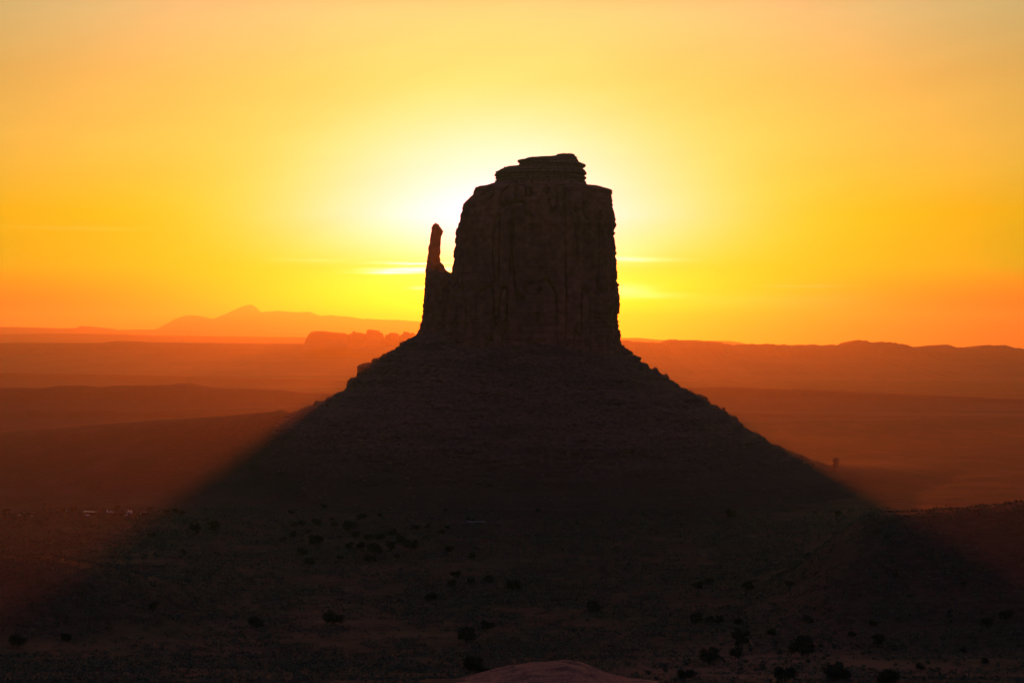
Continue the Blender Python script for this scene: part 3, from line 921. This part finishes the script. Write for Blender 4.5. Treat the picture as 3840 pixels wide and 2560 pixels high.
# none grows inside the dune or under the talus
keep &= ~((np.abs(ys - 555) < 40) & (np.abs(xs - 10) < 42))
xs, ys = xs[keep], ys[keep]
zs_ = ground_z(xs, ys)
n = len(xs)
size = (.38 + 1.3 * g2.random(n) ** 3) * (.4 + ys / 850)
nl = 8
base_p = np.stack([xs, ys, zs_], -1)[:, None, :]
off = g2.normal(size=(n, nl, 3)) * np.array([.5, .5, .22]) * size[:, None, None]
off[:, :, 2] = np.abs(off[:, :, 2]) + .12 * size[:, None]
a_ = g2.normal(size=(n, nl, 3)) * np.array([.34, .34, .25]) * size[:, None, None]
b_ = g2.normal(size=(n, nl, 3)) * np.array([.25, .25, .38]) * size[:, None, None]
p = base_p + off
V = np.stack([p - a_ * .5, p + a_ * .5, p + b_], 2).reshape(-1, 3)
o = mesh('scrub', V, np.arange(len(V)).reshape(-1, 3), M_SAGE)
tag(o, 'grey green desert scrub covering the valley floor', 'ground cover', kind='stuff')

# dry grass behind the dune
n = 2600
us, vs = 2150 + 230 * g2.random(n), 2480 + 26 * g2.random(n)
VV = []
for u, v_ in zip(us[::26], vs[::26]):
    x, y, z = hit(u, v_)
    q = np.stack([x + g2.normal(size=26) * 1.6, y + g2.normal(size=26) * 2.0, np.full(26, z - .1)], -1)
    h_ = .5 + .5 * g2.random(26)
    t_ = q + np.stack([g2.normal(size=26) * .2, g2.normal(size=26) * .2, h_], -1)
    e_ = q + np.stack([.12 + 0 * h_, g2.normal(size=26) * .05, 0 * h_], -1)
    VV.append(np.stack([q, e_, t_], 1).reshape(-1, 3))
V = np.concatenate(VV)
tag(mesh('dry_grass', V, np.arange(len(V)).reshape(-1, 3), M_STRAW), 'strip of yellowed dry grass behind the sand dune', 'grass', kind='stuff')

# ------------------------------------------------------------------ homestead and trailer


class MB:
    def __init__(self):
        self.v, self.f = [], []

    def box(self, x0, x1, y0, y1, z0, z1, bev=0.0):
        b = len(self.v)
        e = bev
        ring = [(x0 + e, y0), (x1 - e, y0), (x1, y0 + e), (x1, y1 - e), (x1 - e, y1), (x0 + e, y1), (x0, y1 - e), (x0, y0 + e)] if e else [(x0, y0), (x1, y0), (x1, y1), (x0, y1)]
        n = len(ring)
        for z in (z0, z1):
            self.v += [(x, y, z) for x, y in ring]
        self.f += [tuple(b + i for i in range(n))[::-1], tuple(b + n + i for i in range(n))]
        self.f += [(b + i, b + (i + 1) % n, b + n + (i + 1) % n, b + n + i) for i in range(n)]
        return self

    def prism(self, poly, y0, y1):
        """polygon in x-z pushed along y"""
        b, n = len(self.v), len(poly)
        for y in (y0, y1):
            self.v += [(x, y, z) for x, z in poly]
        self.f += [tuple(b + i for i in range(n)), tuple(b + n + i for i in range(n))[::-1]]
        self.f += [(b + i, b + n + i, b + n + (i + 1) % n, b + (i + 1) % n) for i in range(n)]
        return self

    def cyl_y(self, x, z, r, y0, y1, n=14):
        return self.prism([(x + r * math.cos(i * 6.2832 / n), z + r * math.sin(i * 6.2832 / n)) for i in range(n)], y0, y1)

    def build(self, name, mat, parent=None):
        return mesh(name, np.array(self.v), self.f, mat, parent)


def at(u, v_):
    x, y, z = hit(u, v_)
    return (x, y, z)


def car(u, v_, rz, label, van=False):
    t = thing('parked_car' if not van else 'parked_van', at(u, v_), label, 'car' if not van else 'van', 'vehicles parked at the homestead', rz)
    if van:
        pr = [(-2.5, .35), (2.4, .35), (2.5, .8), (2.2, 1.15), (1.75, 2.1), (-2.4, 2.2), (-2.5, 1.9)]
        win = [(1.35, 1.25), (1.95, 1.25), (1.62, 1.95), (1.35, 1.95)]
    else:
        pr = [(-2.2, .3), (2.15, .3), (2.25, .6), (2.1, .85), (1.1, .95), (.5, 1.42), (-1.1, 1.45), (-1.85, 1.0), (-2.2, .9)]
        win = [(-1.35, .98), (.85, .98), (.42, 1.34), (-1.0, 1.36)]
    MB().prism(pr, -.88, .88).build('body', M_WHITE, t)
    for sd in (-1, 1):
        MB().prism(win, .885 * sd, .885 * sd + .02 * sd).build('window', M_GLASS, t)
    for wx in (-1.4, 1.4):
        for sd in (-1, 1):
            MB().cyl_y(wx, .33, .33, sd * .9 - .12, sd * .9 + .12).build('wheel', M_TYRE, t)
    return t


car(72, 1932, .1, 'white car parked alone on the plain at the far left')
car(118, 1936, -.15, 'pale car right of the lone white car on the far left plain')
car(247, 1916, .3, 'white car parked before dark trees left of the sheds')
car(472, 1934, .05, 'small bright car in front of the white house')
car(328, 1934, .0, 'white van parked below the long pale shed roof', van=True)

# white house with two pale roof slopes
t = thing('house', at(485, 1926), 'small white house with two bright roof gables by dark trees', 'house', rz=.05)
w_ = MB()
w_.box(-3.2, 3.2, -2.5, 2.5, -.4, 3.2)
for cx_ in (-1.6, 1.6):
    w_.prism([(cx_ - 1.55, 3.2), (cx_ + 1.55, 3.2), (cx_, 4.0)], -2.5, 2.5)
w_.build('wall', M_WHITE, t)
for cx_ in (-1.6, 1.6):
    MB().prism([(cx_ - 1.62, 3.12), (cx_, 4.12), (cx_ + 1.62, 3.12), (cx_ + 1.62, 3.3), (cx_, 4.32), (cx_ - 1.62, 3.3)], -2.9, 2.9).build('roof', M_PALE, t)
MB().box(-.5, .5, -2.56, -2.46, -.1, 2.0).build('door', M_BROWN, t)
for cx_ in (-2.0, 2.0):
    MB().box(cx_ - .5, cx_ + .5, -2.55, -2.46, 1.0, 2.1).build('window', M_GLASS, t)

# long open shed
t = thing('shed', at(337, 1926), 'long low open shed with a pale flat roof', 'shed', rz=-.03)
MB().prism([(-8.5, 2.9), (8.5, 2.5), (8.5, 2.75), (-8.5, 3.15)], -3, 3.4).build('roof', M_PALE, t)
MB().box(-8, 8, 2.2, 2.5, -.4, 2.5).build('back_wall', M_BROWN, t)
for i in range(6):
    MB().box(-8.1 + 3.2 * i, -7.9 + 3.2 * i, -2.6, -2.4, -.4, 2.5).build('post', M_BROWN, t)

# upright tank and a pale caravan beside it
t = thing('water_tank', at(402, 1924), 'pale upright water tank on a short stand', 'tank')
k = 16
for nm, r_, z0_, z1_, mt in (('tank', 1.0, 1.2, 4.6, M_WHITE), ('stand', .85, -.3, 1.2, M_GREY), ('lid', .55, 4.6, 4.95, M_PALE)):
    V = [(r_ * math.cos(i * 6.2832 / k), r_ * math.sin(i * 6.2832 / k), zz_) for zz_ in (z0_, z1_) for i in range(k)]
    Fc = [tuple(range(k))[::-1], tuple(range(k, 2 * k))] + [(i, (i + 1) % k, k + (i + 1) % k, k + i) for i in range(k)]
    mesh(nm, np.array(V), Fc, mt, t)
t = thing('caravan', at(417, 1925), 'pale caravan parked beside the upright water tank', 'caravan', rz=.1)
MB().prism([(-3, .6), (3, .6), (3.1, 1.4), (2.7, 2.7), (-2.7, 2.8), (-3.1, 1.6)], -1.15, 1.15).build('body', M_PALE, t)
for cx_ in (-1.6, 1.2):
    MB().box(cx_ - .6, cx_ + .6, -1.2, -1.13, 1.5, 2.2).build('window', M_GLASS, t)
for sd in (-1, 1):
    MB().cyl_y(0, .38, .38, sd * 1.0 - .12, sd * 1.0 + .12).build('wheel', M_TYRE, t)

# brown house
t = thing('house', at(446, 1932), 'low dark brown house with flat roof left of the white house', 'house')
MB().box(-6, 6, -3.5, 3.5, -.4, 3.0).build('wall', M_BROWN, t)
MB().box(-6.3, 6.3, -3.8, 3.8, 3.0, 3.3).build('roof', M_BROWN, t)
for cx_ in (-4, 3.5):
    MB().box(cx_ - .7, cx_ + .7, -3.56, -3.46, 1.0, 2.0).build('window', M_GLASS, t)
MB().box(-.6, .4, -3.56, -3.46, -.1, 2.1).build('door', M_GREY, t)

t = thing('house', at(541, 1930), 'dark square house with one pale end wall right of the white house', 'house', rz=-.1)
MB().box(-3.6, 4, -3, 3, -.4, 3.6).build('wall', M_BROWN, t)
MB().box(-4, 4.3, -3.3, 3.3, 3.6, 3.9).build('roof', M_GREY, t)
MB().box(-4.0, -3.6, -3, -1.6, -.4, 3.6).build('end_wall', M_WHITE, t)
MB().box(1, 2.4, -3.06, -2.96, 1.2, 2.3).build('window', M_GLASS, t)

# long trailer home in the butte's shadow
t = thing('trailer_home', at(1784, 1968), 'long dark trailer home with a grey metal roof standing alone below the butte', 'trailer', rz=-.04)
MB().box(-11, 11, -2.4, 2.4, .5, 3.7, .25).build('wall', M_SIDING, t)
MB().prism([(-11.3, 3.7), (11.3, 3.7), (11.0, 4.1), (-11.0, 4.1)], -2.7, 2.7).build('roof', M_DULL, t)
MB().box(-10.7, 10.7, -2.2, 2.2, -.5, .5).build('skirting', M_BROWN, t)
MB().box(-4.6, -3.5, -2.47, -2.38, .6, 2.8).build('door', M_GREY, t)
for cx_ in (-9, -6.6, -1, 2.5, 5.5, 8.8):
    MB().box(cx_ - .65, cx_ + .65, -2.46, -2.38, 1.8, 2.8).build('window', M_GLASS, t)
MB().box(-5.2, -2.9, -4.0, -2.45, .2, .55).build('porch', M_BROWN, t)
for cx_ in (0, 7):
    MB().box(cx_ - .25, cx_ + .25, .2, .7, 4.1, 4.6).build('roof_vent', M_DULL, t)

# pale dirt track to the homestead
us = np.linspace(-60, 130, 40)
vs = interp(us, [(-60, 1922), (60, 1919), (130, 1921)])
L_, R_ = [], []
for u, v_ in zip(us, vs):
    x, y, z = hit(u, v_)
    L_.append((x, y - 2.4)), R_.append((x, y + 2.4))
L_, R_ = np.array(L_), np.array(R_)
rows = [L_ + (R_ - L_) * q for q in np.linspace(0, 1, 5)]
V = np.stack([np.stack([p[:, 0], p[:, 1], ground_z(p[:, 0], p[:, 1]) + .12], -1) for p in rows])
tag(mesh('track', V.reshape(-1, 3), grid_faces(5, len(us)), M_TRACK, smooth=True), 'pale dirt track running to the homestead', 'track', kind='structure')

# ------------------------------------------------------------------ haze: one even box of air round everything
hm = bpy.data.materials.new('dusty air')
hm.use_nodes = True
hn = hm.node_tree
hn.nodes.clear()
pv = hn.nodes.new('ShaderNodeVolumePrincipled')
pv.inputs['Color'].default_value = (.95, .90, .54, 1)
pv.inputs['Density'].default_value = HAZE_DENSITY
pv.inputs['Anisotropy'].default_value = HAZE_G
ho = hn.nodes.new('ShaderNodeOutputMaterial')
hn.links.new(pv.outputs[0], ho.inputs['Volume'])
b = MB().box(-72000, 72000, -72000, 72000, -520, 1235)
hz = b.build('haze', hm)
tag(hz, 'thin even dust haze filling the valley', 'haze', kind='stuff')
